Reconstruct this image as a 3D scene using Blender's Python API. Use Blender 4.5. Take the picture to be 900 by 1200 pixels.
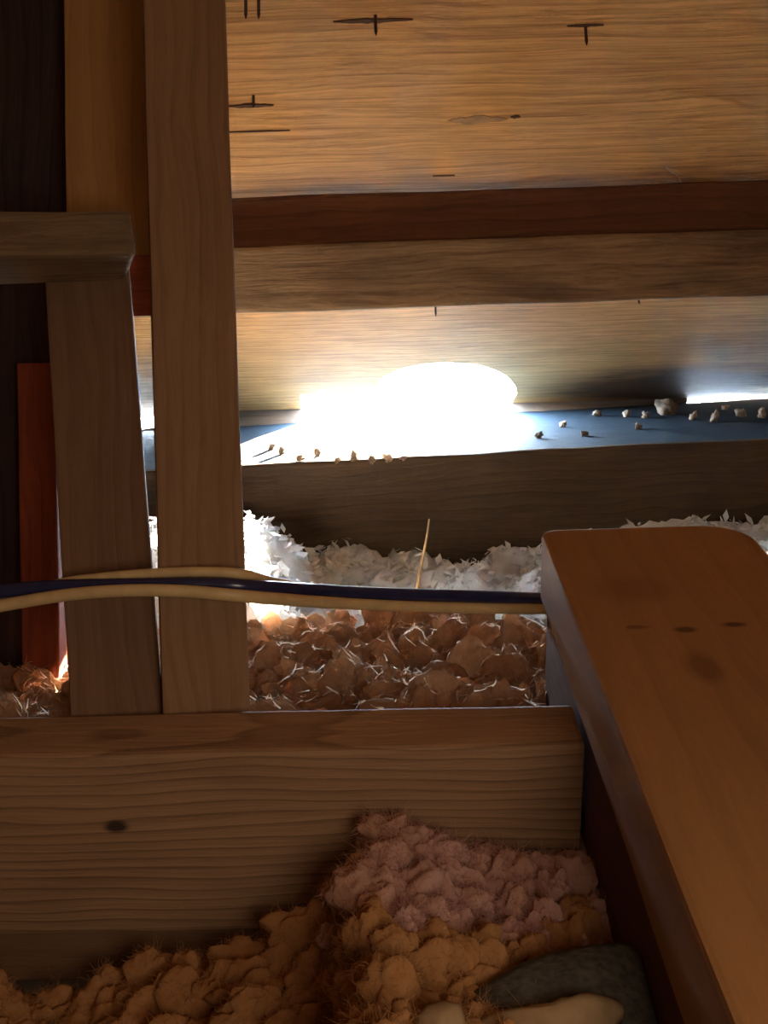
import bpy, bmesh, math, random
import numpy as np
from mathutils import Vector, Matrix, noise as mnoise

for o in list(bpy.data.objects):
    bpy.data.objects.remove(o)
scene = bpy.context.scene
COL = scene.collection
random.seed(7)
RNG = np.random.default_rng(11)

# ------------------------------------------------------------------ camera
F = 1300.0                                   # focal length in pixels of the 900x1200 frame
PITCH = math.atan(240.0 / F)
ROLL = math.radians(-1.6)
CAM_R = Matrix.Rotation(math.radians(90) - PITCH, 3, 'X') @ Matrix.Rotation(ROLL, 3, 'Z')
cam_d = bpy.data.cameras.new('camera')
cam_d.sensor_fit = 'VERTICAL'
cam_d.sensor_height = 24.0
cam_d.lens = 24.0 * F / 1200.0
cam_d.clip_start = 0.02
cam = bpy.data.objects.new('camera', cam_d)
cam.matrix_world = CAM_R.to_4x4()
COL.objects.link(cam)
scene.camera = cam

# ------------------------------------------------------------------ light
world = bpy.data.worlds.new('world')
scene.world = world
world.use_nodes = True
bg = world.node_tree.nodes['Background']
bg.inputs['Color'].default_value = (0.64, 0.81, 1.0, 1)
bg.inputs['Strength'].default_value = 145.0

sun_d = bpy.data.lights.new('sun', 'SUN')
sun_d.energy = 360.0
sun_d.angle = math.radians(0.6)
sun_d.color = (1.0, 0.88, 0.70)
sun = bpy.data.objects.new('sun', sun_d)
sun.rotation_euler = Vector((-0.40, -1.0, -0.19)).to_track_quat('-Z', 'Y').to_euler()
COL.objects.link(sun)

fill_d = bpy.data.lights.new('fill_light', 'POINT')      # unseen warm fill light added behind the camera to brighten the foreground
fill_d.energy = 9.8
fill_d.color = (1.0, 0.78, 0.60)
fill_d.shadow_soft_size = 0.16
fill = bpy.data.objects.new('fill_light', fill_d)
fill.location = (0.22, -0.14, -0.05)
COL.objects.link(fill)

scene.cycles.sample_clamp_indirect = 100.0     # keep the strong bounce of the sunlit insulation
vs = scene.view_settings
vs.view_transform = 'Standard'
vs.look = 'None'
vs.exposure = 0.0
vs.gamma = 1.0
vs.use_curve_mapping = False

# ------------------------------------------------------------------ placement helpers
def ray(px, py):
    return CAM_R @ Vector(((px - 450.0) / F, -(py - 600.0) / F, -1.0))

def at(px, py, Y):
    d = ray(px, py)
    return d * (Y / d.y)

SLOPE = 0.404
ANG = math.atan(SLOPE)
ROOF_Z0 = 0.81                                # roof underside: z = ROOF_Z0 - SLOPE*y
RU = Vector((1, 0, 0))
RV = Vector((0, math.cos(ANG), -math.sin(ANG)))
RN = Vector((0, -math.sin(ANG), -math.cos(ANG)))   # faces into the attic
R0 = Vector((0, 0, ROOF_Z0))

def on_roof(px, py, off=0.0):
    d = ray(px, py)
    o = R0 + RN * off
    return d * (o.dot(RN) / d.dot(RN))

def roof_uv(p):
    q = p - R0
    return q.dot(RU), q.dot(RV)

# ------------------------------------------------------------------ numpy noise
def _hash(i, j, k, s):
    n = (i * 374761393 + j * 668265263 + k * 2147483647 + s * 1274126177) & 0xffffffff
    n = ((n ^ (n >> 13)) * 1274126177) & 0xffffffff
    n = (n ^ (n >> 16)) & 0xffffffff
    return n / 4294967295.0

def vnoise(p, s=0):
    p = np.asarray(p, dtype=np.float64)
    f = np.floor(p)
    i = f.astype(np.int64) + 1000
    t = p - f
    t = t * t * t * (t * (t * 6 - 15) + 10)
    r = 0.0
    for a in (0, 1):
        for b in (0, 1):
            for c in (0, 1):
                w = (t[:, 0] if a else 1 - t[:, 0]) * (t[:, 1] if b else 1 - t[:, 1]) * (t[:, 2] if c else 1 - t[:, 2])
                r = r + w * _hash(i[:, 0] + a, i[:, 1] + b, i[:, 2] + c, s)
    return r * 2 - 1

def fbm(p, octaves=4, s=0, gain=0.5):
    r, a = 0.0, 1.0
    p = np.asarray(p, dtype=np.float64)
    for o in range(octaves):
        r = r + a * vnoise(p, s + o)
        p = p * 2.03 + 7.1
        a *= gain
    return r

# ------------------------------------------------------------------ object helpers
def tag(o, label=None, cat=None, group=None, kind=None):
    if label: o['label'] = label
    if cat: o['category'] = cat
    if group: o['group'] = group
    if kind: o['kind'] = kind
    return o

def link(name, me, mat, parent=None, M=None, smooth=False):
    o = bpy.data.objects.new(name, me)
    COL.objects.link(o)
    if mat and not me.materials:
        me.materials.append(mat)
    if smooth:
        me.polygons.foreach_set('use_smooth', [True] * len(me.polygons))
    if M is not None:
        o.matrix_world = M
    if parent is not None:
        pm = parent.matrix_world.copy()
        o.parent = parent
        o.matrix_parent_inverse = Matrix.Identity(4)
        o.matrix_basis = pm.inverted() @ (M if M is not None else Matrix.Identity(4))
    return o

def mesh_np(name, v, f):
    me = bpy.data.meshes.new(name)
    me.from_pydata(np.asarray(v).tolist(), [], [tuple(int(i) for i in q) for q in f])
    me.update()
    return me

def mesh_tris(name, v, f):
    """fast mesh from numpy arrays; f is (n,3) or (n,4)"""
    v = np.ascontiguousarray(v, dtype=np.float32)
    f = np.ascontiguousarray(f, dtype=np.int32)
    n, k = f.shape
    me = bpy.data.meshes.new(name)
    me.vertices.add(len(v)); me.vertices.foreach_set('co', v.ravel())
    me.loops.add(n * k); me.loops.foreach_set('vertex_index', f.ravel())
    me.polygons.add(n)
    me.polygons.foreach_set('loop_start', np.arange(0, n * k, k, dtype=np.int32))
    me.update(calc_edges=True)
    me.validate()
    return me

def frame(x, z, loc):
    x = x.normalized(); z = (z - x * z.dot(x)).normalized(); y = z.cross(x)
    m = Matrix((x, y, z)).transposed().to_4x4()
    m.translation = loc
    return m

def timber_mesh(L, W, T, bev=0.003, wob=0.0012, seed=0, corner=None, nseg=None):
    """board along local X, width Y, thickness Z (front face at z=0, body behind)"""
    bm = bmesh.new()
    bmesh.ops.create_cube(bm, size=1.0)
    for v in bm.verts:
        v.co = Vector((v.co.x * L, v.co.y * W, (v.co.z - 0.5) * T))
    if corner:
        es = [e for e in bm.edges if e.verts[0].co.x > 0 and e.verts[1].co.x > 0 and abs(e.verts[0].co.y - e.verts[1].co.y) < 1e-6]
        for e in es:
            e_y = e.verts[0].co.y
        for sgn, rad in corner:
            es = [e for e in bm.edges if all(v.co.x > L * .49 for v in e.verts) and all(v.co.y * sgn > W * .49 for v in e.verts)]
            if es:
                bmesh.ops.bevel(bm, geom=es, offset=rad, segments=8, affect='EDGES', profile=0.5)
    es = [e for e in bm.edges if len(e.link_faces) == 2 and e.calc_face_angle(0) > 0.9]
    bmesh.ops.bevel(bm, geom=es, offset=bev, segments=2, affect='EDGES', profile=0.6)
    n = nseg or max(3, int(L / 0.06))
    for i in range(1, n):
        x = -L / 2 + L * i / n
        bmesh.ops.bisect_plane(bm, geom=bm.verts[:] + bm.edges[:] + bm.faces[:], plane_co=(x, 0, 0), plane_no=(1, 0, 0))
    for v in bm.verts:
        q = Vector((v.co.x * 9 + seed * 3.7, v.co.y * 14, v.co.z * 14 + seed))
        v.co += Vector((0, mnoise.noise(q), mnoise.noise(q + Vector((5, 9, 2))))) * wob
    me = bpy.data.meshes.new('timber')
    bm.to_mesh(me); bm.free()
    return me

def timber(name, a, b, nrm, W, T, mat, parent=None, bev=0.003, wob=0.0012, seed=0, corner=None):
    """a,b: ends of the front-face centre line; nrm: direction the front face looks"""
    L = (b - a).length
    me = timber_mesh(L, W, T, bev, wob, seed, corner)
    return link(name, me, mat, parent, frame(b - a, nrm, (a + b) / 2), smooth=False)

def box_obj(name, lo, hi, mat, parent=None):
    bm = bmesh.new()
    bmesh.ops.create_cube(bm, size=1.0)
    c = [(l + h) / 2 for l, h in zip(lo, hi)]
    for v in bm.verts:
        v.co = Vector([v.co[i] * (hi[i] - lo[i]) for i in range(3)])
    me = bpy.data.meshes.new(name); bm.to_mesh(me); bm.free()
    return link(name, me, mat, parent, Matrix.Translation(c))

def prism_mesh(name, pts, d0, d1, bev=0.0):
    """polygon in local XY extruded from z=d0 to z=d1"""
    bm = bmesh.new()
    vs_ = [bm.verts.new((x, y, d0)) for x, y in pts]
    f = bm.faces.new(vs_)
    r = bmesh.ops.extrude_face_region(bm, geom=[f])
    for g in r['geom']:
        if isinstance(g, bmesh.types.BMVert):
            g.co.z = d1
    bmesh.ops.recalc_face_normals(bm, faces=bm.faces)
    if bev:
        bmesh.ops.bevel(bm, geom=[e for e in bm.edges], offset=bev, segments=1, affect='EDGES')
    bmesh.ops.triangulate(bm, faces=[f for f in bm.faces if len(f.verts) > 4])
    me = bpy.data.meshes.new(name); bm.to_mesh(me); bm.free()
    return me

def catmull(pts, n=10):
    P = [pts[0]] + list(pts) + [pts[-1]]
    out = []
    for i in range(1, len(P) - 2):
        p0, p1, p2, p3 = P[i - 1], P[i], P[i + 1], P[i + 2]
        for k in range(n):
            t = k / n
            out.append(0.5 * ((2 * p1) + (p2 - p0) * t + (2 * p0 - 5 * p1 + 4 * p2 - p3) * t * t + (-p0 + 3 * p1 - 3 * p2 + p3) * t ** 3))
    out.append(P[-2])
    return out

def tube_mesh(name, pts, ry, rz=None, seg=14, taper=None):
    """oval tube; ry = half height (world z), rz = half depth"""
    rz = rz or ry
    v, f = [], []
    n = len(pts)
    for i, p in enumerate(pts):
        t = (pts[min(i + 1, n - 1)] - pts[max(i - 1, 0)]).normalized()
        ref = Vector((0, 0, 1)) if abs(t.z) < 0.9 else Vector((0, 1, 0))
        s = t.cross(ref).normalized(); u = s.cross(t)
        k = taper(i / (n - 1)) if taper else 1.0
        for j in range(seg):
            a = 2 * math.pi * j / seg
            v.append(p + u * (math.cos(a) * ry * k) + s * (math.sin(a) * rz * k))
    for i in range(n - 1):
        for j in range(seg):
            j2 = (j + 1) % seg
            f.append((i * seg + j, i * seg + j2, (i + 1) * seg + j2, (i + 1) * seg + j))
    f.append(tuple(range(seg - 1, -1, -1)))
    f.append(tuple((n - 1) * seg + j for j in range(seg)))
    me = bpy.data.meshes.new(name)
    me.from_pydata([tuple(p) for p in v], [], f); me.update()
    return me

# ------------------------------------------------------------------ materials
def new_mat(name):
    m = bpy.data.materials.new(name); m.use_nodes = True
    nt = m.node_tree; nt.nodes.clear()
    return m, nt

class N:
    def __init__(s, nt): s.nt = nt
    def __call__(s, typ, **kw):
        n = s.nt.nodes.new(typ)
        for k, v in kw.items():
            if k.startswith('i_'):
                key = k[2:]
                key = int(key) if key.isdigit() else key
                sock = n.inputs[key]
                if hasattr(v, 'is_linked') or isinstance(v, bpy.types.NodeSocket): s.nt.links.new(v, sock)
                else: sock.default_value = v
            else: setattr(n, k, v)
        return n
    def math(s, op, a, b=0.0, c=None, clamp=False):
        n = s.nt.nodes.new('ShaderNodeMath'); n.operation = op; n.use_clamp = clamp
        for i, q in enumerate((a, b, c)):
            if q is None: continue
            if isinstance(q, bpy.types.NodeSocket): s.nt.links.new(q, n.inputs[i])
            else: n.inputs[i].default_value = q
        return n.outputs[0]
    def mix(s, fac, a, b, blend='MIX'):
        n = s.nt.nodes.new('ShaderNodeMix'); n.data_type = 'RGBA'; n.blend_type = blend
        for sock, q in ((n.inputs[0], fac), (n.inputs[6], a), (n.inputs[7], b)):
            if isinstance(q, bpy.types.NodeSocket): s.nt.links.new(q, sock)
            else: sock.default_value = q if not isinstance(q, tuple) or len(q) == 4 else (*q, 1)
        return n.outputs[2]
    def ramp(s, fac, stops):
        n = s.nt.nodes.new('ShaderNodeValToRGB')
        e = n.color_ramp.elements
        while len(e) < len(stops): e.new(0.5)
        for q, (p, c) in zip(e, stops):
            q.position = p; q.color = c if len(c) == 4 else (*c, 1)
        s.nt.links.new(fac, n.inputs[0])
        return n.outputs[0]

def g(v): return (v, v, v)

def wood(name, light, dark, ring=38.0, ringmix=0.5, streak=1.0, rough=0.75, bump=0.25, marks=(), offset=(0, 0, 0), stain=None, stainamt=0.5, ringdist=2.2, fibre=1.0):
    """grain runs along local X. marks: (x,y,z,rx,ry,rz,colour,strength) in object space"""
    m, nt = new_mat(name); n = N(nt)
    tc = n('ShaderNodeTexCoord')
    vec = tc.outputs['Object']
    off = n('ShaderNodeVectorMath', operation='ADD', i_0=vec, i_1=offset).outputs[0]
    warp = n('ShaderNodeMapping', i_Vector=off, i_Scale=(1.5, 6.0, 6.0)).outputs[0]
    wn = n('ShaderNodeTexNoise', i_Vector=warp, i_Scale=2.4, i_Detail=2.0).outputs['Color']
    wsub = n('ShaderNodeVectorMath', operation='SUBTRACT', i_0=wn, i_1=(0.5, 0.5, 0.5)).outputs[0]
    wsc = n('ShaderNodeVectorMath', operation='MULTIPLY', i_0=wsub, i_1=(0.0, 0.022 * ringdist, 0.022 * ringdist)).outputs[0]
    pos = n('ShaderNodeVectorMath', operation='ADD', i_0=off, i_1=wsc).outputs[0]
    rp = n('ShaderNodeMapping', i_Vector=pos, i_Scale=(0.12, 1.0, 0.6)).outputs[0]
    rings = n('ShaderNodeTexWave', wave_type='BANDS', bands_direction='Y', wave_profile='SAW', i_Vector=rp, i_Scale=ring, i_Distortion=1.2, i_Detail=2.0)
    rings.inputs['Detail Scale'].default_value = 2.0
    ringf = n.ramp(rings.outputs['Fac'], [(0.0, g(0)), (0.65, g(0.35)), (0.93, g(1)), (1.0, g(0.1))])
    sp = n('ShaderNodeMapping', i_Vector=pos, i_Scale=(3.2, 150.0, 150.0)).outputs[0]
    st = n('ShaderNodeTexNoise', i_Vector=sp, i_Scale=1.6, i_Detail=4.0, i_Roughness=0.65).outputs[0]
    stf = n.ramp(st, [(0.38, g(0)), (0.62, g(1))])
    fp = n('ShaderNodeMapping', i_Vector=pos, i_Scale=(14.0, 600.0, 600.0)).outputs[0]
    fi = n('ShaderNodeTexNoise', i_Vector=fp, i_Scale=1.5, i_Detail=3.0).outputs[0]
    bl = n('ShaderNodeMapping', i_Vector=off, i_Scale=(5.0, 14.0, 14.0)).outputs[0]
    blot = n('ShaderNodeTexNoise', i_Vector=bl, i_Scale=1.3, i_Detail=4.0).outputs[0]
    f1 = n.math('MULTIPLY', ringf, ringmix)
    f2 = n.math('MULTIPLY_ADD', stf, 0.45 * streak, f1)
    f3 = n.math('MULTIPLY_ADD', n.math('SUBTRACT', blot, 0.5), 0.7, f2)
    f4 = n.math('MULTIPLY_ADD', n.math('SUBTRACT', fi, 0.5), 0.5 * fibre, f3, clamp=True)
    col = n.mix(f4, light, dark)
    if stain:
        sb = n('ShaderNodeMapping', i_Vector=off, i_Scale=(3.0, 9.0, 9.0), i_Location=(3.1, 1.7, 0.2)).outputs[0]
        s0 = n('ShaderNodeTexNoise', i_Vector=sb, i_Scale=1.8, i_Detail=5.0).outputs[0]
        col = n.mix(n.math('MULTIPLY', n.ramp(s0, [(0.46, g(0)), (0.66, g(1))]), stainamt), col, stain)
    hextra = None
    for (x, y, z, rx, ry, rz, c, s_) in marks:
        d = n('ShaderNodeVectorMath', operation='SUBTRACT', i_0=vec, i_1=(x, y, z)).outputs[0]
        d = n('ShaderNodeVectorMath', operation='DIVIDE', i_0=d, i_1=(rx, ry, rz)).outputs[0]
        ln = n('ShaderNodeVectorMath', operation='LENGTH', i_0=d).outputs['Value']
        ln = n.math('MULTIPLY_ADD', n.math('SUBTRACT', blot, 0.5), 0.8, ln)
        ln = n.math('MULTIPLY_ADD', n.math('SUBTRACT', st, 0.5), 0.7, ln)
        mk = n.math('MULTIPLY', n.ramp(ln, [(0.45, g(1)), (1.0, g(0))]), s_)
        col = n.mix(mk, col, c)
    h = n.math('MULTIPLY_ADD', ringf, -0.5 * ringmix, n.math('MULTIPLY', st, 1.1))
    h = n.math('MULTIPLY_ADD', fi, 0.35, h)
    bp = n('ShaderNodeBump', i_Strength=bump, i_Distance=0.004, i_Height=h)
    bs = n('ShaderNodeBsdfPrincipled', i_Roughness=rough)
    bs.inputs['Specular IOR Level'].default_value = 0.25
    nt.links.new(col, bs.inputs['Base Color'])
    nt.links.new(bp.outputs[0], bs.inputs['Normal'])
    out = n('ShaderNodeOutputMaterial')
    nt.links.new(bs.outputs[0], out.inputs[0])
    return m

def plain(name, col, rough=0.6, metal=0.0, nscale=60.0, namt=0.3, bump=0.15, spec=0.4, col2=None):
    m, nt = new_mat(name); n = N(nt)
    tc = n('ShaderNodeTexCoord')
    t = n('ShaderNodeTexNoise', i_Vector=tc.outputs['Object'], i_Scale=nscale, i_Detail=5.0).outputs[0]
    c2 = col2 or tuple(c * (1 - namt) for c in col)
    c = n.mix(n.ramp(t, [(0.35, g(0)), (0.65, g(1))]), col, c2)
    bs = n('ShaderNodeBsdfPrincipled', i_Roughness=rough, i_Metallic=metal)
    bs.inputs['Specular IOR Level'].default_value = spec
    nt.links.new(c, bs.inputs['Base Color'])
    bp = n('ShaderNodeBump', i_Strength=bump, i_Distance=0.002, i_Height=t)
    nt.links.new(bp.outputs[0], bs.inputs['Normal'])
    nt.links.new(bs.outputs[0], n('ShaderNodeOutputMaterial').inputs[0])
    return m

def fluff(name, c1, c2, c3, trans=0.35, scale=22.0):
    m, nt = new_mat(name); n = N(nt)
    tc = n('ShaderNodeTexCoord')
    a = n('ShaderNodeTexNoise', i_Vector=tc.outputs['Object'], i_Scale=scale, i_Detail=3.0).outputs[0]
    b = n('ShaderNodeTexNoise', i_Vector=tc.outputs['Object'], i_Scale=scale * 14, i_Detail=5.0, i_Roughness=0.7).outputs[0]
    c = n.mix(n.ramp(a, [(0.38, g(0)), (0.62, g(1))]), c1, c2)
    c = n.mix(n.math('MULTIPLY', n.ramp(b, [(0.40, g(0)), (0.75, g(1))]), 0.45), c, c3)
    bp = n('ShaderNodeBump', i_Strength=0.45, i_Distance=0.003, i_Height=b)
    d = n('ShaderNodeBsdfDiffuse', i_Color=c, i_Roughness=0.6, i_Normal=bp.outputs[0])
    t = n('ShaderNodeBsdfTranslucent', i_Color=c, i_Normal=bp.outputs[0])
    mx = n('ShaderNodeMixShader', i_0=trans, i_1=d.outputs[0], i_2=t.outputs[0])
    nt.links.new(mx.outputs[0], n('ShaderNodeOutputMaterial').inputs[0])
    return m

SH_COL = ((0.84, 0.46, 0.165), (0.34, 0.135, 0.035))
SH_KW = dict(ring=15, ringmix=0.32, streak=1.0, bump=1.0, rough=0.7, ringdist=1.7)
SHEATH = wood('sheathing_wood', *SH_COL, **SH_KW)
ROOFBACK = wood('roof_wood', (0.42, 0.25, 0.11), (0.22, 0.11, 0.05))
PURLIN = wood('purlin_wood', (0.36, 0.23, 0.12), (0.15, 0.085, 0.042), ring=12, ringmix=0.4, streak=1.2, bump=0.4, stain=(0.06, 0.035, 0.02), stainamt=0.5, offset=(0.3, 0.1, 0.2))
BLOCKING = wood('blocking_wood', (0.20, 0.085, 0.038), (0.10, 0.04, 0.018), ring=14, ringmix=0.4, streak=0.8, bump=0.3, offset=(6, 2, 1))
BLOCKW = wood('block_wood', (0.20, 0.13, 0.068), (0.09, 0.052, 0.026), ring=12, ringmix=0.4, streak=1.2, bump=0.3, offset=(8, 2, 1))
POST = wood('post_wood', (0.26, 0.15, 0.075), (0.14, 0.068, 0.032), ring=24, ringmix=0.35, streak=0.6, bump=0.15, offset=(0.7, 0.3, 0.9))
POST_B = wood('post_wood_b', (0.19, 0.105, 0.055), (0.10, 0.05, 0.025), ring=18, ringmix=0.3, streak=0.6, bump=0.15, offset=(1.7, 1.3, 0.4))
UPRIGHT = wood('upright_wood', (0.40, 0.22, 0.07), (0.24, 0.11, 0.035), ring=15, ringmix=0.3, streak=0.5, bump=0.12, offset=(2.7, 0.3, 0.4))
DARKWOOD = wood('shade_dark_wood', (0.055, 0.03, 0.022), (0.02, 0.011, 0.01), ring=20, ringmix=0.4, bump=0.2)  # near-black colour stands for missing light behind the posts
REDWOOD = wood('red_wood', (0.30, 0.068, 0.027), (0.17, 0.036, 0.015), ring=20, ringmix=0.3, bump=0.2)
PLATE = wood('plate_wood', (0.10, 0.058, 0.030), (0.045, 0.024, 0.013), ring=16, ringmix=0.35, streak=0.8, bump=0.35, stain=(0.04, 0.025, 0.018), stainamt=0.5, offset=(4, 1, 2))
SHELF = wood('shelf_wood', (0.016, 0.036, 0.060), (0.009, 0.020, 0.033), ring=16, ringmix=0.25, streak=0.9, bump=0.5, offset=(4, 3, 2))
FASCIA = wood('fascia_wood', (0.20, 0.165, 0.13), (0.10, 0.08, 0.062), ring=16, ringmix=0.25, streak=0.9, bump=0.4, offset=(9, 3, 2))
JOIST = wood('dark_joist_wood', (0.13, 0.045, 0.03), (0.06, 0.02, 0.015), ring=20, ringmix=0.3, bump=0.2)
NAIL = plain('rusty_nail', (0.10, 0.05, 0.03), 0.7, 0.5)
DARKCRACK = plain('split_wood', (0.15, 0.075, 0.035), 0.9)
PALE = plain('raw_splinter_wood', (0.62, 0.42, 0.22), 0.7)
BEIGE = plain('beige_cable_jacket', (0.62, 0.45, 0.22), 0.45, nscale=90, namt=0.15, bump=0.05)
BLUE = plain('dark_blue_cable_jacket', (0.022, 0.026, 0.085), 0.28, nscale=90, namt=0.3, bump=0.05, spec=0.6)
FELT = plain('charcoal_felt', (0.10, 0.092, 0.072), 0.9, nscale=180, namt=0.5, bump=0.6)
FOAM = plain('tan_foam', (0.36, 0.245, 0.125), 0.85, nscale=70, namt=0.25, bump=0.4)
DRYWALL = plain('attic_floor_board', (0.30, 0.22, 0.16), 0.9)
PINK = fluff('pink_insulation', (0.68, 0.43, 0.38), (0.56, 0.31, 0.19), (0.72, 0.50, 0.44), 0.30, 9)
RUST = fluff('rust_brown_insulation', (0.52, 0.27, 0.105), (0.42, 0.20, 0.07), (0.60, 0.35, 0.18), 0.30, 9)
RUSTF = fluff('rust_brown_fibre', (0.54, 0.30, 0.13), (0.46, 0.24, 0.09), (0.60, 0.36, 0.2), 0.45, 9)
PINKF = fluff('pink_fibre', (0.60, 0.35, 0.31), (0.52, 0.28, 0.14), (0.66, 0.44, 0.38), 0.45, 7)
ORANGE = fluff('rust_insulation', (0.60, 0.34, 0.19), (0.66, 0.44, 0.29), (0.80, 0.62, 0.47), 0.60, 16)
WHITEFL = fluff('pale_insulation', (0.82, 0.84, 0.87), (0.66, 0.66, 0.68), (0.90, 0.91, 0.94), 0.30, 30)
DEBRIS = fluff('brown_debris', (0.42, 0.34, 0.27), (0.28, 0.20, 0.14), (0.55, 0.48, 0.42), 0.2, 60)
FIBRE = fluff('pale_fibre', (0.88, 0.72, 0.54), (0.84, 0.62, 0.46), (0.92, 0.82, 0.72), 0.65, 30)

# ------------------------------------------------------------------ the shell
XW = 2.0
FASC_Y = 2.56
EAVE_Y = 2.60
Y_BACK = -1.6
floor = box_obj('floor', (-XW, Y_BACK, -0.66), (XW, 2.02, -0.60), DRYWALL)
tag(floor, 'rough attic floor board hidden below the insulation', 'floor', kind='structure')
zb = ROOF_Z0 - SLOPE * Y_BACK
wb = box_obj('wall_back', (-XW, Y_BACK - 0.06, -0.66), (XW, Y_BACK, zb + 0.1), ROOFBACK)
tag(wb, 'plain timber wall at the far end of the attic', 'wall', kind='structure')
for nm, s in (('wall_left', -1), ('wall_right', 1)):
    pts = [(Y_BACK - .06, -0.66), (2.68, -0.66), (2.68, -0.20), (Y_BACK - .06, zb + 0.12)]
    me = prism_mesh(nm, pts, 0, 0.05)
    M = Matrix(((0, 0, s, s * XW), (1, 0, 0, 0), (0, 1, 0, 0), (0, 0, 0, 1)))
    o = link(nm, me, ROOFBACK, None, M)
    tag(o, 'plain timber wall closing the %s side of the attic' % nm[5:], 'wall', kind='structure')

# roof: local X = world x, local Y = down the slope, local -Z side... front (inside) face at z=0
def roof_matrix():
    m = Matrix((RU, RV, RU.cross(RV))).transposed().to_4x4()
    m.translation = R0
    return m
RM = roof_matrix()                    # local z = RU x RV points up/out of the roof
v_joint = roof_uv(on_roof(450, 318))[1]
v_eave = EAVE_Y / math.cos(ANG)
v_top = Y_BACK / math.cos(ANG)
me = prism_mesh('ceiling', [(-XW, v_top), (XW, v_top), (XW, v_joint - 0.002), (-XW, v_joint - 0.002)], 0, 0.018)
ceiling = link('ceiling', me, SHEATH, None, RM)
tag(ceiling, 'wood roof sheathing sloping down behind the flat purlin', 'ceiling', kind='structure')
hole_px = [(352, 473), (353, 463), (372, 461), (400, 459), (425, 458), (438, 455), (446, 446), (457, 438), (475, 431), (497, 427), (520, 425), (545, 426),
           (566, 429), (583, 435), (596, 443), (604, 453), (606, 461), (602, 468), (599, 474)]
hp = [roof_uv(on_roof(*q)) for q in hole_px]
hp = [(u, v) for u, v in hp if v < v_eave - 0.004]
low = [(-XW, v_joint + 0.002)] + [(-XW, v_eave)] + [(hp[0][0], v_eave)] + hp + [(hp[-1][0], v_eave)] + [(XW, v_eave), (XW, v_joint + 0.002)]
me = prism_mesh('sheathing_panel', low, 0, 0.018)
patch_u, patch_v = roof_uv(on_roof(790, 452))
DARKENED = wood('darkened_sheathing_wood', *SH_COL, **SH_KW, marks=[(patch_u, patch_v, 0, 0.42, 0.17, 0.1, (0.035, 0.022, 0.016), 0.9)])  # mark darkens the sheathing colour near the right eave
panel = link('sheathing_panel', me, DARKENED, ceiling, RM)
panel['label'] = 'lower roof sheathing sheet with a ragged hole and dark patch at the eave'

# eave: wall plate, shelf board, fascia pieces with gaps, soffit closure
pl_l = at(285, 546, 2.0); pl_r = at(900, 512, 2.0)
sl = (pl_r.z - pl_l.z) / (pl_r.x - pl_l.x)
zc = pl_l.z + sl * (0 - pl_l.x)
PL_SL = sl * 0.85
def plate_top(x): return zc + PL_SL * x
wf_m = frame(Vector((1, 0, PL_SL)), Vector((0, -1, 0)), Vector((0, 2.0, plate_top(0) - 0.16)))
wf_me = timber_mesh(2 * XW, 0.32, 0.022, bev=0.006, wob=0.004, seed=3)
wall_front = link('wall_front', wf_me, PLATE, None, wf_m)
tag(wall_front, 'dark wood wall plate below the daylight hole at the eave', 'wall', kind='structure')
# shelf: tilts gently up to the fascia
sh_b = at(450, 491, FASC_Y)
a0 = Vector((0, 2.018, plate_top(0) - 0.002)); a1 = Vector((0, FASC_Y + 0.01, sh_b.z))
up = Vector((1, 0, PL_SL)).normalized()
nrm = up.cross(a1 - a0).normalized()
mid = (a0 + a1) / 2
shelf_me = timber_mesh(2 * XW, (a1 - a0).length, 0.03, bev=0.003, wob=0.003, seed=5)
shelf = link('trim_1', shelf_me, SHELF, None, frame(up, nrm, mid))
tag(shelf, 'weathered board running from wall plate to fascia under the hole', 'board', kind='structure')
# soffit closing below, and outer fascia
box_obj('trim_2', (-XW, 2.05, -0.52), (XW, 2.62, -0.47), FASCIA)
tag(bpy.data.objects['trim_2'], 'soffit board closing the eave from below', 'board', kind='structure')
def fascia(name, x0, x1, gap, label, jag=0.004):
    zt = lambda x: ROOF_Z0 - SLOPE * FASC_Y - gap
    n = max(2, int((x1 - x0) / 0.03))
    top = [(x0 + (x1 - x0) * i / n, zt(0) + (random.uniform(-jag, jag) if gap else 0.006)) for i in range(n + 1)]
    pts = [(x0, -0.5)] + [(x1, -0.5)] + top[::-1]
    me = prism_mesh(name, pts, -0.02, 0.02)
    o = link(name, me, FASCIA, None, Matrix(((1, 0, 0, 0), (0, 0, -1, FASC_Y + 0.025), (0, 1, 0, 0), (0, 0, 0, 1))))
    return tag(o, label, 'fascia', kind='structure')
hx0 = at(353, 480, FASC_Y).x; hx1 = at(598, 480, FASC_Y).x
sx0 = at(148, 480, FASC_Y).x; sx1 = at(182, 480, FASC_Y).x
rx0 = at(806, 466, FASC_Y).x; rx1 = at(960, 466, FASC_Y).x
fascia('trim_3', -XW, sx0, 0, 'fascia board beyond the upright webs')
fascia('trim_4', sx0, sx1, 0.036, 'fascia with a thin daylight slot seen between the webs')
fascia('trim_5', sx1, hx0, 0, 'grey fascia piece beside the square corner of the hole')
z_lip = sh_b.z + 0.001
pts = [(hx0, -0.5), (hx1, -0.5), (hx1, z_lip + PL_SL * hx1), (hx0, z_lip + PL_SL * hx0)]
o = link('trim_6', prism_mesh('trim_6', pts, -0.02, 0.02), FASCIA, None, Matrix(((1, 0, 0, 0), (0, 0, -1, FASC_Y + 0.025), (0, 1, 0, 0), (0, 0, 0, 1))))
tag(o, 'broken fascia stub forming the lower lip of the hole', 'fascia', kind='structure')
fascia('trim_7', hx1, rx0, 0, 'fascia piece beside the rounded end of the hole')
fascia('trim_8', rx0, rx1, 0.0275, 'fascia under the long thin slit of daylight', jag=0.007)
fascia('trim_9', rx1, XW, 0, 'fascia closing the eave past the slit')

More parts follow.
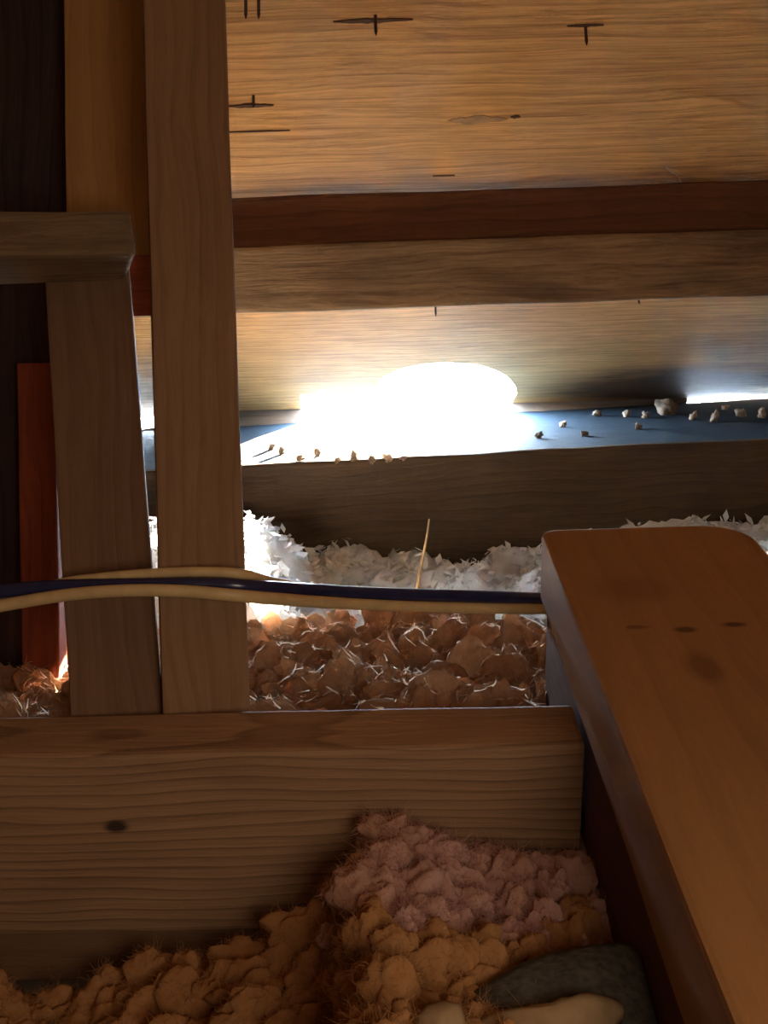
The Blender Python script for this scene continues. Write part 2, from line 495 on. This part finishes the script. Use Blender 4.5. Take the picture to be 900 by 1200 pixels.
# ------------------------------------------------------------------ nails through the sheathing
def nail(px, py, length, tilt=(0.0, 0.0), r=0.0017):
    p = on_roof(px, py)
    d = (RN + RU * tilt[0] + RV * tilt[1]).normalized()
    pts = [p - d * 0.005, p + d * length * 0.5, p + d * length * 0.8, p + d * length]
    me = tube_mesh('nail', pts, r, seg=8, taper=lambda t: 1.0 if t < 0.7 else 0.25)
    return link('nail', me, NAIL, ceiling, Matrix.Identity(4))
def split(px, py, L, H, mat=DARKCRACK, tz=0.002):
    p = on_roof(px, py)
    n = 14
    pts = []
    for i in range(n + 1):
        t = i / n; pts.append((-L / 2 + L * t, H / 2 * math.sin(math.pi * t) ** 0.8 * random.uniform(0.5, 1.1)))
    for i in range(n - 1, 0, -1):
        t = i / n; pts.append((-L / 2 + L * t, -H / 2 * math.sin(math.pi * t) ** 0.8 * random.uniform(0.5, 1.1)))
    me = prism_mesh('splinter', pts, -tz, 0.001)
    M = RM.copy(); M.translation = p
    return link('splinter', me, mat, ceiling, M)
nail(288, -2, 0.024); nail(303, -4, 0.026)
nail(440, 18, 0.024); split(437, 23, 0.085, 0.008)
nail(686, 30, 0.024); split(686, 29, 0.040, 0.0035)
nail(297, 112, 0.016); split(294, 123, 0.055, 0.008)
nail(510, 352, 0.030); nail(748, 349, 0.012, (0.1, 0))
split(300, 153, 0.085, 0.0016); split(520, 205, 0.03, 0.0016)
split(604, 136, 0.012, 0.006)
split(560, 140, 0.075, 0.020, plain('knot_wood', (0.50, 0.28, 0.12), 0.7), 0.0012)
# loose pale fibre hanging from the sheathing
fp = [on_roof(778, 194, 0.003), on_roof(786, 201, 0.012), on_roof(794, 206, 0.014), on_roof(798, 213, 0.010)]
hair = link('loose_fibre', tube_mesh('loose_fibre', catmull(fp, 6), 0.0010, seg=6), FIBRE, None, Matrix.Identity(4), True)
tag(hair, 'thin pale fibre stuck to the sheathing just above the purlin', 'fibre')

# ------------------------------------------------------------------ purlin
def cross_board(name, y0, y1, Y, T, mat, label, x_l, x_r, lean, seed, wob=0.0022):
    # y0/y1: (left, right) image heights of the top and bottom edge at px 275 and 900
    A = at(275, (y0[0] + y1[0]) / 2, Y); B = at(900, (y0[1] + y1[1]) / 2, Y)
    W = (at(587, (y1[0] + y1[1]) / 2, Y) - at(587, (y0[0] + y0[1]) / 2, Y)).length
    d = (B - A) / (B.x - A.x)
    a_ = A + d * (x_l - A.x); b_ = A + d * (x_r - A.x)
    o = timber(name, a_, b_, Vector((0, -math.cos(lean), -math.sin(lean))), W, T, mat, bev=0.005, wob=wob, seed=seed)
    return tag(o, label, 'beam')
xl = at(158, 300, 1.6).x
cross_board('upper_blocking', (232, 212), (300, 277), 1.592, 0.022, BLOCKING, 'dark reddish board tucked between the roof sheathing and the purlin', xl, 1.6, 0.10, 1)
cross_board('purlin', (290, 268), (367, 347), 1.560, 0.034, PURLIN, 'long weathered brown purlin running across below the bright upper sheathing', xl, 1.6, 0.0, 2)

# ------------------------------------------------------------------ horizontal beam in front
BY0, BY1 = 0.76, 0.818
TILT = math.radians(10)
BN = Vector((0, -math.cos(TILT), -math.sin(TILT)))
tl = at(-60, 889, BY0); tr = at(686, 872, BY0)
bh = 0.160
dirb = (tr - tl)
a = tl - Vector((0.35, 0, 0.35 * dirb.z / dirb.x)); b = tr
dn = Vector((0, math.sin(TILT), -math.cos(TILT)))
a += dn * bh / 2; b += dn * bh / 2
BM_ = frame(b - a, BN, (a + b) / 2).inverted()
def beam_local(px, py):
    d = ray(px, py)
    q = BM_ @ (d * (a.dot(BN) / d.dot(BN)))
    return q.x, q.y
BEAM = wood('beam_wood', (0.36, 0.215, 0.115), (0.15, 0.08, 0.04), ring=34, ringmix=0.62, streak=0.4, bump=0.3, ringdist=1.6, fibre=0.6,
            offset=(0.2, 0.02, 0.0), marks=[(*beam_local(136, 968), 0.0, 0.011, 0.0075, 0.02, (0.035, 0.018, 0.015), 0.95)])
beam = timber('horizontal_beam', a, b, BN, bh, BY1 - BY0, BEAM, bev=0.004, wob=0.001, seed=9)
tag(beam, 'broad horizontal beam with wavy growth rings and a dark knot', 'beam')
def beam_top(x): return tl.z + (x - tl.x) * dirb.z / dirb.x
# thin sill strip under the beam
st_a = a + dn * (bh / 2 + 0.0248) - BN * 0.004; st_b = b + dn * (bh / 2 + 0.0248) - BN * 0.004
ss = timber('sill_strip', st_a, st_b, BN, 0.050, 0.045, POST_B, bev=0.002, seed=12)
tag(ss, 'narrow wood strip under the horizontal beam, half buried in insulation', 'board')

# ------------------------------------------------------------------ uprights at the left
def web(name, b_l, b_r, yb, t_l, t_r, yt, Yb, Yt, T, mat, label, down=0.10, up=0.0, seed=0, cat='post', yaw=0.0):
    A0 = at((b_l + b_r) / 2, yb, Yb); A1 = at((t_l + t_r) / 2, yt, Yt)
    W = (at(b_r, yb, Yb) - at(b_l, yb, Yb)).length
    ax = (A1 - A0).normalized()
    nrm = Vector((yaw, -1, 0)); nrm = (nrm - ax * nrm.dot(ax)).normalized()
    o = timber(name, A0 - ax * down, A1 + ax * up, nrm, W, T, mat, bev=0.0025, wob=0.0010, seed=seed)
    return tag(o, label, cat)
web('web_post', 192, 293, 836, 173, 259, 0, 0.826, 0.975, 0.036, POST, 'tall upright wooden post beside the bright opening', down=0.012, up=0.150, seed=21, yaw=0.22)
web('short_post', 84, 191, 842, 62, 150, 375, 0.826, 0.975, 0.036, POST_B, 'shorter wooden post ending under the horizontal block', down=0.012, up=0.055, seed=22, yaw=0.20)
# horizontal block over the short post
a = at(-120, 302, 0.880); b = at(144, 297, 0.950)
Wk = 0.060
blk = timber('horizontal_block', a + RV * Wk / 2, b + RV * Wk / 2, RN, Wk, 0.040, BLOCKW, bev=0.004, wob=0.002, seed=31)
tag(blk, 'weathered grey brown block resting on top of the short post', 'beam')
# upright board above the block
web('upright_board', 78, 182, 300, 76, 176, 0, 1.075, 1.12, 0.03, UPRIGHT, 'wide orange brown upright board standing above the horizontal block', down=0.001, up=0.058, seed=24, cat='board')
# small reddish block behind, closing the gap under the upright
o = timber('red_block', at(146, 336, 1.06), at(186, 335, 1.06), Vector((0, -1, -0.1)), 0.056, 0.03, REDWOOD, seed=33)
tag(o, 'small reddish wood block wedged between the two posts', 'block')
# near-black board added to stand in for the unlit space behind the posts
web('shade_board', -150, 71, 860, -150, 82, 0, 1.115, 1.165, 0.03, DARKWOOD, 'wide near-black board added behind the posts in place of unlit space', down=0.05, up=0.014, seed=25, cat='board')
web('red_stud', 24, 68, 700, 22, 62, 425, 1.075, 1.108, 0.03, REDWOOD, 'narrow red brown stud beside the short post', down=0.10, seed=26)

# ------------------------------------------------------------------ plank at the right
PX0 = 0.1405
def plank_pt(px, py, x):
    d = ray(px, py)
    return d * (x / d.x)
far = Vector((PX0, 0.985, at(636, 620, 0.985).z))
near = Vector((PX0, 0.30, far.z - 0.685 * math.tan(math.radians(9.8))))
PW = 0.184
a = near + Vector((PW / 2, 0, 0)); b = far + Vector((PW / 2, 0, 0))
ax = (b - a).normalized()
pn = Vector((1, 0, 0)).cross(ax); pn = pn if pn.z > 0 else -pn
PM = frame(b - a, pn, (a + b) / 2)
def plank_local(px, py):
    d = ray(px, py); n_ = pn
    p = d * (a.dot(n_) / d.dot(n_))
    return PM.inverted() @ p
marks = []
for (px, py, rx, ry, c, s) in ((747, 735, .004, .011, (0.05, 0.022, 0.012), .55), (804, 738, .006, .010, (0.05, 0.022, 0.012), .75), (860, 732, .005, .011, (0.04, 0.018, 0.012), .8),
                               (826, 782, .030, .016, (0.13, 0.055, 0.02), .65), (740, 690, .030, .04, (0.16, 0.07, 0.035), .35)):
    q = plank_local(px, py)
    marks.append((q.x, q.y, 0, rx, ry, 0.02, c, s))
PLANK = wood('plank_wood', (0.33, 0.165, 0.060), (0.20, 0.092, 0.032), ring=9, ringmix=0.25, streak=0.35, bump=0.12, marks=marks, fibre=0.5, offset=(3, 2, 5))
plank = timber('plank', a, b, pn, PW, 0.064, PLANK, bev=0.004, wob=0.0008, seed=41, corner=((1, 0.016), (-1, 0.040)))
tag(plank, 'wide brown plank with rounded far end and dark knots', 'plank')
# added joist under the plank, dark in place of the shaded gap
zj = lambda Y: far.z - (0.985 - Y) * math.tan(math.radians(9.8)) - 0.065
ja = Vector((0.1635, 0.30, zj(0.30) - 0.05)); jb = Vector((0.1635, 0.97, zj(0.97) - 0.05))
o = timber('support_joist', ja + Vector((-0.02, 0, 0)), jb + Vector((-0.02, 0, 0)), Vector((-1, 0, 0)), 0.10, 0.04, JOIST, seed=43)
tag(o, 'dark reddish joist added under the wide plank to fill the shaded gap', 'beam')

# ------------------------------------------------------------------ cables
CABLES = []
def cable(name, pts, r, r2, mat, label, side=0):
    """side: -1 passes in front of the cables laid so far, +1 behind them; pushed apart until the jackets just touch"""
    P = catmull([at(*q) for q in pts], 12)
    for (Q, qr, qr2) in CABLES:
        need = []
        for p in P:
            k = min(range(len(Q)), key=lambda m: abs(Q[m].x - p.x))
            dz = abs(p.z - Q[k].z) / ((r + qr) * 0.97)
            gap = (r2 + qr2) * 0.97 * math.sqrt(max(0.0, 1 - dz * dz))
            need.append(max(0.0, gap - side * (p.y - Q[k].y)))
        n_ = len(P)                                        # smooth, never less than needed
        need = [max(need[max(0, m - 3):m + 4]) for m in range(n_)]
        need = [sum(need[max(0, m - 3):m + 4]) / len(need[max(0, m - 3):m + 4]) for m in range(n_)]
        P = [p * ((p.y + side * d) / p.y) for p, d in zip(P, need)]
    CABLES.append((P, r, r2))
    o = link(name, tube_mesh(name, P, r, r2, seg=16), mat, None, Matrix.Identity(4), True)
    return tag(o, label, 'cable')
cable('electric_cable', [(-90, 704, .833), (0, 693, .836), (60, 688, .838), (150, 686, .836), (240, 685, .836), (300, 688, .844), (370, 692, .90), (450, 696, .94), (560, 699, .98), (650, 702, 1.01), (760, 706, 1.02)],
      0.0056, 0.0045, BLUE, 'glossy dark blue cable strung across both posts')
cable('electric_cable', [(-90, 727, .830), (0, 710, .832), (80, 697, .834), (150, 692, .830), (220, 693, .830), (290, 699, .836), (400, 707, .91), (520, 712, .965), (650, 714, 1.01), (760, 717, 1.02)],
      0.0050, 0.0042, BEIGE, 'beige cable sagging just under the dark blue cable', -1)
cable('electric_cable', [(-60, 716, .843), (20, 700, .845), (70, 684, .845), (120, 677, .844), (180, 672, .843), (240, 670, .843), (285, 673, .847), (330, 684, .885), (400, 694, .92), (520, 701, .985), (640, 705, 1.02)],
      0.0042, 0.0038, BEIGE, 'beige cable arching over the top of the dark blue cable', 1)

# ------------------------------------------------------------------ insulation
def ico(sub):
    bm = bmesh.new(); bmesh.ops.create_icosphere(bm, subdivisions=sub, radius=1.0)
    v = np.array([q.co[:] for q in bm.verts]); bm.verts.index_update()
    f = np.array([[q.index for q in t.verts] for t in bm.faces]); bm.free()
    return v, f
def clump_protos(k, sub, amp, freq, oct_=5, gain=0.42, seed=0, ridge=0.20):
    v, f = ico(sub); out = []
    for i in range(k):
        w = vnoise(v * 1.3 + 13.7 * i, seed + 50)[:, None] * 0.5
        d = fbm(v * freq + i * 31.7 + w, oct_, seed + i * 9, gain)
        rid = 1 - np.abs(fbm(v * freq * 1.6 + i * 11.1, 3, seed + i * 5 + 77, 0.5)) * 1.6
        r = 1 + amp * d + amp * ridge * rid
        out.append(v * r[:, None])
    return out, f
def rotm(rng):
    q = rng.normal(size=4); q /= np.linalg.norm(q); w, x, y, z = q
    return np.array([[1 - 2 * (y * y + z * z), 2 * (x * y - z * w), 2 * (x * z + y * w)], [2 * (x * y + z * w), 1 - 2 * (x * x + z * z), 2 * (y * z - x * w)], [2 * (x * z - y * w), 2 * (y * z + x * w), 1 - 2 * (x * x + y * y)]])
def join_clumps(protos, f, items, rng):
    V, Fc, n = [], [], 0
    for (c, r, sc) in items:
        p = protos[rng.integers(len(protos))] @ rotm(rng).T
        V.append(p * (r * np.array(sc)) + np.array(c)); Fc.append(f + n); n += len(p)
    return np.concatenate(V), np.concatenate(Fc)
def ribbons(starts, dirs, L, w, rng, seg=4, curl=0.8):
    """thin curved strands: (n,3) starts and directions"""
    n = len(starts)
    d = dirs / np.linalg.norm(dirs, axis=1, keepdims=True)
    side = np.cross(d, rng.normal(size=(n, 3))); side /= np.linalg.norm(side, axis=1, keepdims=True)
    bend = np.cross(d, side)
    Ls = L * rng.uniform(0.4, 1.3, n)[:, None]
    k = rng.normal(0, curl, n)[:, None]; k2 = rng.normal(0, curl, n)[:, None]
    rows = []
    for i in range(seg + 1):
        t = i / seg
        c = starts + d * Ls * t + bend * Ls * k * t * t * 0.6 + side * Ls * k2 * t ** 3 * 0.5
        ww = w * (1 - 0.7 * t)
        rows.append(c - side * ww); rows.append(c + side * ww)
    V = np.stack(rows, axis=1).reshape(-1, 3)
    base = np.arange(n)[:, None] * (2 * (seg + 1))
    fs = [base + np.array([[2 * i, 2 * i + 1, 2 * i + 3, 2 * i + 2]]) for i in range(seg)]
    return V, np.concatenate(fs)

def insulation(name, items, label, mat, fmat, nfib, L, w, sub=4, amp=0.30, freq=1.7, seed=0, rims=0):
    rng = np.random.default_rng(seed + 100)
    protos, f = clump_protos(7, sub, amp, freq, seed=seed)
    V, Fc = join_clumps(protos, f, items, rng)
    me = mesh_tris(name, V, Fc)
    o = link(name, me, mat, None, Matrix.Identity(4), True)
    tag(o, label, 'insulation', kind='stuff')
    if nfib:
        idx = rng.integers(len(V), size=nfib)
        nn = np.empty(len(V) * 3, dtype=np.float32); me.vertices.foreach_get('normal', nn); nn = nn.reshape(-1, 3)
        d = nn[idx] * 0.6 + rng.normal(0, 0.8, (nfib, 3))
        V2, F2 = ribbons(V[idx], d, L, w, rng, curl=1.6)
        me2 = mesh_tris(name + '_fibres', V2, F2)
        o2 = link('loose_fibres', me2, fmat, o, Matrix.Identity(4), True)
        o2['kind'] = 'stuff'
    if rims:  # pale strands laid along the clump crests imitate backlit rims
        ok = np.where((nn[:, 2] > 0.30) & (np.abs(nn[:, 1] - 0.05) < 0.16))[0]
        idx = rng.choice(ok, rims)
        d = np.cross(nn[idx], np.array([[0.0, 1.0, 0.0]])) * rng.choice([-1, 1], rims)[:, None] + rng.normal(0, 0.15, (rims, 3))
        V3, F3 = ribbons(V[idx] + nn[idx] * 0.0005, d, 0.010, 0.0007, rng, seg=4, curl=0.35)
        o3 = link('rim_light_strands', mesh_tris(name + '_edges', V3, F3), fmat, o, Matrix.Identity(4), True)
        o3['kind'] = 'stuff'
    return o

def interp(x, tab):
    xs, ys = zip(*tab)
    return float(np.interp(x, xs, ys))

# foreground heap against the beam
outl = [(-80, 1150), (0, 1150), (50, 1165), (90, 1172), (130, 1140), (170, 1125), (230, 1120), (280, 1108), (330, 1085), (385, 1068), (415, 1010), (440, 962), (470, 955), (500, 985), (560, 992), (610, 1004), (660, 1010), (700, 1035), (740, 1075), (800, 1120), (900, 1160)]
items = []; rust = []
rng = np.random.default_rng(5)
row = 0
while row < 11:
    Y = 0.735 - row * 0.027
    step = 38
    px = -90 + (row % 2) * 17
    while px < 800:
        r_px = rng.uniform(22, 44)
        py = interp(px, outl) + r_px * 0.8 + row * 27 + rng.uniform(-6, 8)
        if py < 1290 and not (px > 690 and row > 2):
            c = at(px + rng.uniform(-10, 10), py, Y + rng.uniform(-.01, .01))
            r = r_px / F * Y
            if c.y + r * 1.25 > BY0: c.y = BY0 - r * 1.1
            (items if (px + rng.uniform(-25, 25) > 400 and py + rng.uniform(-45, 45) < 1105) else rust).append((tuple(c), r, rng.uniform(0.8, 1.25, 3)))
        px += step
    row += 1
insulation('blown_insulation', items, 'fluffy pink insulation heaped against the front of the horizontal beam', PINK, PINKF, 40000, 0.006, 0.00020, seed=1, amp=0.44, freq=1.5)
insulation('blown_insulation', rust, 'rust brown insulation spread under the pink heap before the horizontal beam', RUST, RUSTF, 80000, 0.006, 0.00020, seed=4, amp=0.44, freq=1.5)

# heap right behind the beam, backlit
items = []
rng = np.random.default_rng(6)
for row in range(9):
    t = row / 8
    Y = 0.905 + 0.055 * row
    px = -120
    while px < 1180:
        base = 838 - t * 108
        r_px = rng.uniform(22, 42) * (1 - 0.25 * t)
        py = base + r_px * 0.55 + rng.uniform(-10, 16) + 10 * math.sin(px * 0.021 + row)
        c = at(px + rng.uniform(-12, 12), py, Y + rng.uniform(-.015, .015))
        r = r_px / F * Y
        items.append((tuple(c), r, rng.uniform(0.75, 1.3, 3)))
        px += 40
for k in range(150):                                   # carries on past the far side of the plank
    x_ = rng.uniform(0.37, 0.85); y_ = rng.uniform(0.40, 1.0)
    items.append(((x_, y_, -0.445 + 0.03 * rng.random()), rng.uniform(0.022, 0.040), rng.uniform(0.8, 1.3, 3)))
insulation('blown_insulation', items, 'rust coloured insulation clumps with pale strands imitating backlit edges behind the horizontal beam', ORANGE, FIBRE, 90000, 0.006, 0.00016, seed=2, amp=0.52, freq=1.5, rims=13000)

# far bed: height field plus flakes
def far_z(x, y):
    p = np.stack([x * 14, y * 14, np.zeros_like(x)], axis=1)
    z = -0.466 + 0.026 * fbm(p, 4, 31) 
    z = z + 0.045 * np.clip((x - 0.28) / 0.35, 0, 1) + 0.012 * np.clip((y - 1.75) / 0.2, 0, 1)
    z = z + 0.122 * np.clip((-0.09 - x) / 0.10, 0, 1) * np.clip((1.93 - y) / 0.15, 0.25, 1)
    return z
nx, ny = 260, 110
gx, gy = np.meshgrid(np.linspace(-1.3, 1.3, nx), np.linspace(0.88, 1.998, ny))
x = gx.ravel(); y = gy.ravel()
z = far_z(x, y) - 0.03 * np.clip((1.32 - y) / 0.1, 0, 1) + 0.010 * vnoise(np.stack([x * 70, y * 70, x * 0], 1), 4)
V = np.stack([x, y, z], 1)
ii = (np.arange(ny - 1)[:, None] * nx + np.arange(nx - 1)[None, :]).ravel()
Fq = np.stack([ii, ii + 1, ii + nx + 1, ii + nx], 1)
bed = link('flaky_insulation', mesh_tris('flaky_insulation', V, Fq), WHITEFL, None, Matrix.Identity(4), True)
tag(bed, 'pale flaky insulation bed along the foot of the wall plate', 'insulation', kind='stuff')
rng = np.random.default_rng(9)
n = 9000
fx = rng.uniform(-0.75, 1.0, n); fy = 1.33 + 0.648 * rng.random(n)
fz = far_z(fx, fy) + rng.uniform(-0.004, 0.016, n)
C = np.stack([fx, fy, fz], 1)
d = rng.normal(size=(n, 3)); d[:, 2] = np.abs(d[:, 2]) * 0.7; d /= np.linalg.norm(d, axis=1, keepdims=True)
s = np.cross(d, rng.normal(size=(n, 3))); s /= np.linalg.norm(s, axis=1, keepdims=True)
u = np.cross(d, s)
Ls = rng.uniform(0.005, 0.015, n)[:, None]; Ws = Ls * rng.uniform(0.25, 0.6, n)[:, None]
cv = rng.uniform(-0.5, 0.5, n)[:, None]
P = np.stack([C - d * Ls, C + s * Ws + u * Ls * cv * .4, C + d * Ls + u * Ls * cv, C - s * Ws + u * Ls * cv * .4], 1).reshape(-1, 3)
Fq = (np.arange(n)[:, None] * 4 + np.array([[0, 1, 2, 3]]))
fl = link('flakes', mesh_tris('flakes', P, Fq), WHITEFL, bed, Matrix.Identity(4), False)
fl['kind'] = 'stuff'

# ------------------------------------------------------------------ debris on the shelf
def shelf_pt(px, py, lift=0.0):
    d_ = ray(px, py)
    p = d_ * (mid.dot(nrm) / d_.dot(nrm))
    return p + nrm * lift
pr, pf = clump_protos(5, 3, 0.62, 1.6, seed=70, gain=0.6)
def debris(px, py, r_px, label, mat, group=None, sc=(1, 1, 0.7)):
    p = shelf_pt(px, py)
    over = p.y < 2.002
    if over:                                               # caught on the front edge, half over it
        p = p + (a1 - a0) * ((2.002 - p.y) / (a1.y - a0.y))
    r = 0.62 * r_px / F * p.y
    v = pr[random.randrange(5)] * np.array(sc) * r
    v = v @ rotm(np.random.default_rng(int(px * 7 + py))).T
    v = v + np.array([0, 0, -v[:, 2].min() * (0.7 if not over else 0.1)])
    o = link('debris_clump', mesh_tris('debris_clump', v, pf), mat, None, Matrix.Translation(p), True)
    return tag(o, label, 'debris', group)
debris(779, 486, 17, 'largest fluffy clump of debris lying on the shelf board near the slit', DEBRIS, sc=(1.2, 0.9, 0.8))
for (px, py, r) in ((352, 541, 7), (372, 536, 8), (395, 543, 7), (415, 540, 9), (436, 544, 7), (455, 541, 8), (473, 543, 6), (330, 533, 7), (318, 528, 6)):
    debris(px, py, r, 'small sunlit crumb of debris on the front edge of the shelf board', DEBRIS, 'sunlit crumbs on the shelf edge')
for (px, py, r) in ((632, 513, 7), (660, 500, 6), (685, 511, 6), (700, 488, 7), (735, 489, 8), (757, 490, 7), (812, 492, 8), (838, 494, 9), (868, 489, 8), (893, 490, 9), (748, 503, 6), (850, 480, 6)):
    debris(px, py, r, 'small shaded crumb of debris on the shelf board past the hole', DEBRIS, 'shaded crumbs on the shelf board')

# splinter standing in the far insulation
sp = [at(482, 742, 1.59), at(489, 690, 1.60), at(495, 655, 1.61), at(500, 630, 1.615), at(503, 608, 1.62)]
o = link('wood_splinter', tube_mesh('wood_splinter', catmull(sp, 6), 0.0042, 0.003, seg=7, taper=lambda t: 1.15 - 0.75 * t), PALE, None, Matrix.Identity(4))
tag(o, 'thin wood splinter standing upright in the pale insulation', 'splinter')
# crack in the wall plate
cr = []
for k in range(15):
    px = 286 + k * 10.5
    cr.append((at(px, 611 - k * 0.75 + random.uniform(-1, 1), 1.9985)))
o = link('crack', tube_mesh('crack', cr, 0.0022, 0.003, seg=6, taper=lambda t: 1.1 - t), DARKCRACK, wall_front, Matrix.Identity(4))
o['label'] = 'long dark crack'

# ------------------------------------------------------------------ felt scrap and foam chunks at the bottom
def slab(name, pxs, Yf, thick, mat, label, cat, bulge=0.0):
    c = [at(px, py, Yf(py)) for px, py in pxs]
    for p in c:
        p.x = min(p.x, 0.1425)                             # butts against the joist under the plank
    ctr = sum(c, Vector()) / len(c)
    n_ = Vector((0, 0, 0))
    for i in range(len(c)):
        n_ += (c[i] - ctr).cross(c[(i + 1) % len(c)] - ctr)
    n_.normalize()
    if n_.y > 0: n_ = -n_
    M = frame(Vector((1, 0, 0)), n_, ctr); Mi = M.inverted()
    loc = [(Mi @ p) for p in c]
    # concentric rings for a gentle bulge
    V, Fc = [], []
    R = 6; m_ = len(loc)
    for r in range(R + 1):
        k = r / R
        for p in loc:
            q = Vector((p.x * k, p.y * k, bulge * (1 - k * k) + (0.003 * mnoise.noise(Vector((p.x * k * 40, p.y * k * 40, 0))))))
            V.append(tuple(q))
    for r in range(R):
        for i in range(m_):
            j = (i + 1) % m_
            if r == 0: Fc.append((i, m_ + i, m_ + j)) if i != j else None
            else: Fc.append((r * m_ + i, (r + 1) * m_ + i, (r + 1) * m_ + j, r * m_ + j))
    nb = len(V)
    for p in loc: V.append((p.x, p.y, -thick))
    for i in range(m_):
        j = (i + 1) % m_
        Fc.append((R * m_ + i, nb + i, nb + j, R * m_ + j))
    Fc.append(tuple(nb + i for i in range(m_ - 1, -1, -1)))
    me = bpy.data.meshes.new(name); me.from_pydata(V, [], Fc); me.update()
    bm = bmesh.new(); bm.from_mesh(me); bmesh.ops.remove_doubles(bm, verts=bm.verts, dist=1e-5); bmesh.ops.recalc_face_normals(bm, faces=bm.faces); bm.to_mesh(me); bm.free()
    o = link(name, me, mat, None, M, True)
    return tag(o, label, cat)
slab('roofing_felt_scrap', [(470, 1225), (520, 1190), (560, 1158), (600, 1132), (640, 1116), (690, 1106), (740, 1102), (775, 1122), (790, 1150), (815, 1190), (840, 1240), (760, 1260), (600, 1262)],
     lambda py: 0.60 - (py - 1100) * 0.0005, 0.006, FELT, 'dark charcoal scrap of roofing felt lying on the pink insulation', 'felt', bulge=0.010)
slab('foam_chunk', [(548, 1202), (566, 1190), (590, 1190), (612, 1180), (634, 1180), (656, 1171), (676, 1172), (698, 1165), (716, 1168), (729, 1174), (731, 1184), (722, 1192), (718, 1204), (704, 1216), (690, 1236), (640, 1248), (570, 1246)],
     lambda py: 0.582 - (py - 1100) * 0.0005, 0.012, FOAM, 'long tan foam chunk lying on the dark felt scrap', 'foam', bulge=0.012)
slab('foam_chunk', [(488, 1190), (500, 1177), (522, 1172), (540, 1178), (546, 1200), (540, 1235), (490, 1235)],
     lambda py: 0.534 - (py - 1100) * 0.0003, 0.022, FOAM, 'small rounded tan foam chunk at the edge of the felt scrap', 'foam', bulge=0.008)

# portal so that the sky is sampled through the hole
pd = bpy.data.lights.new('hole_portal', 'AREA'); pd.shape = 'RECTANGLE'
c0 = R0 + RU * ((hp[0][0] + hp[-1][0]) / 2) + RV * (v_eave - 0.14) - RN * 0.02
pd.size = 0.56; pd.size_y = 0.36
pd.cycles.is_portal = True
po = bpy.data.objects.new('hole_portal', pd)
po.matrix_world = frame(RU, -RN, c0)
COL.objects.link(po)
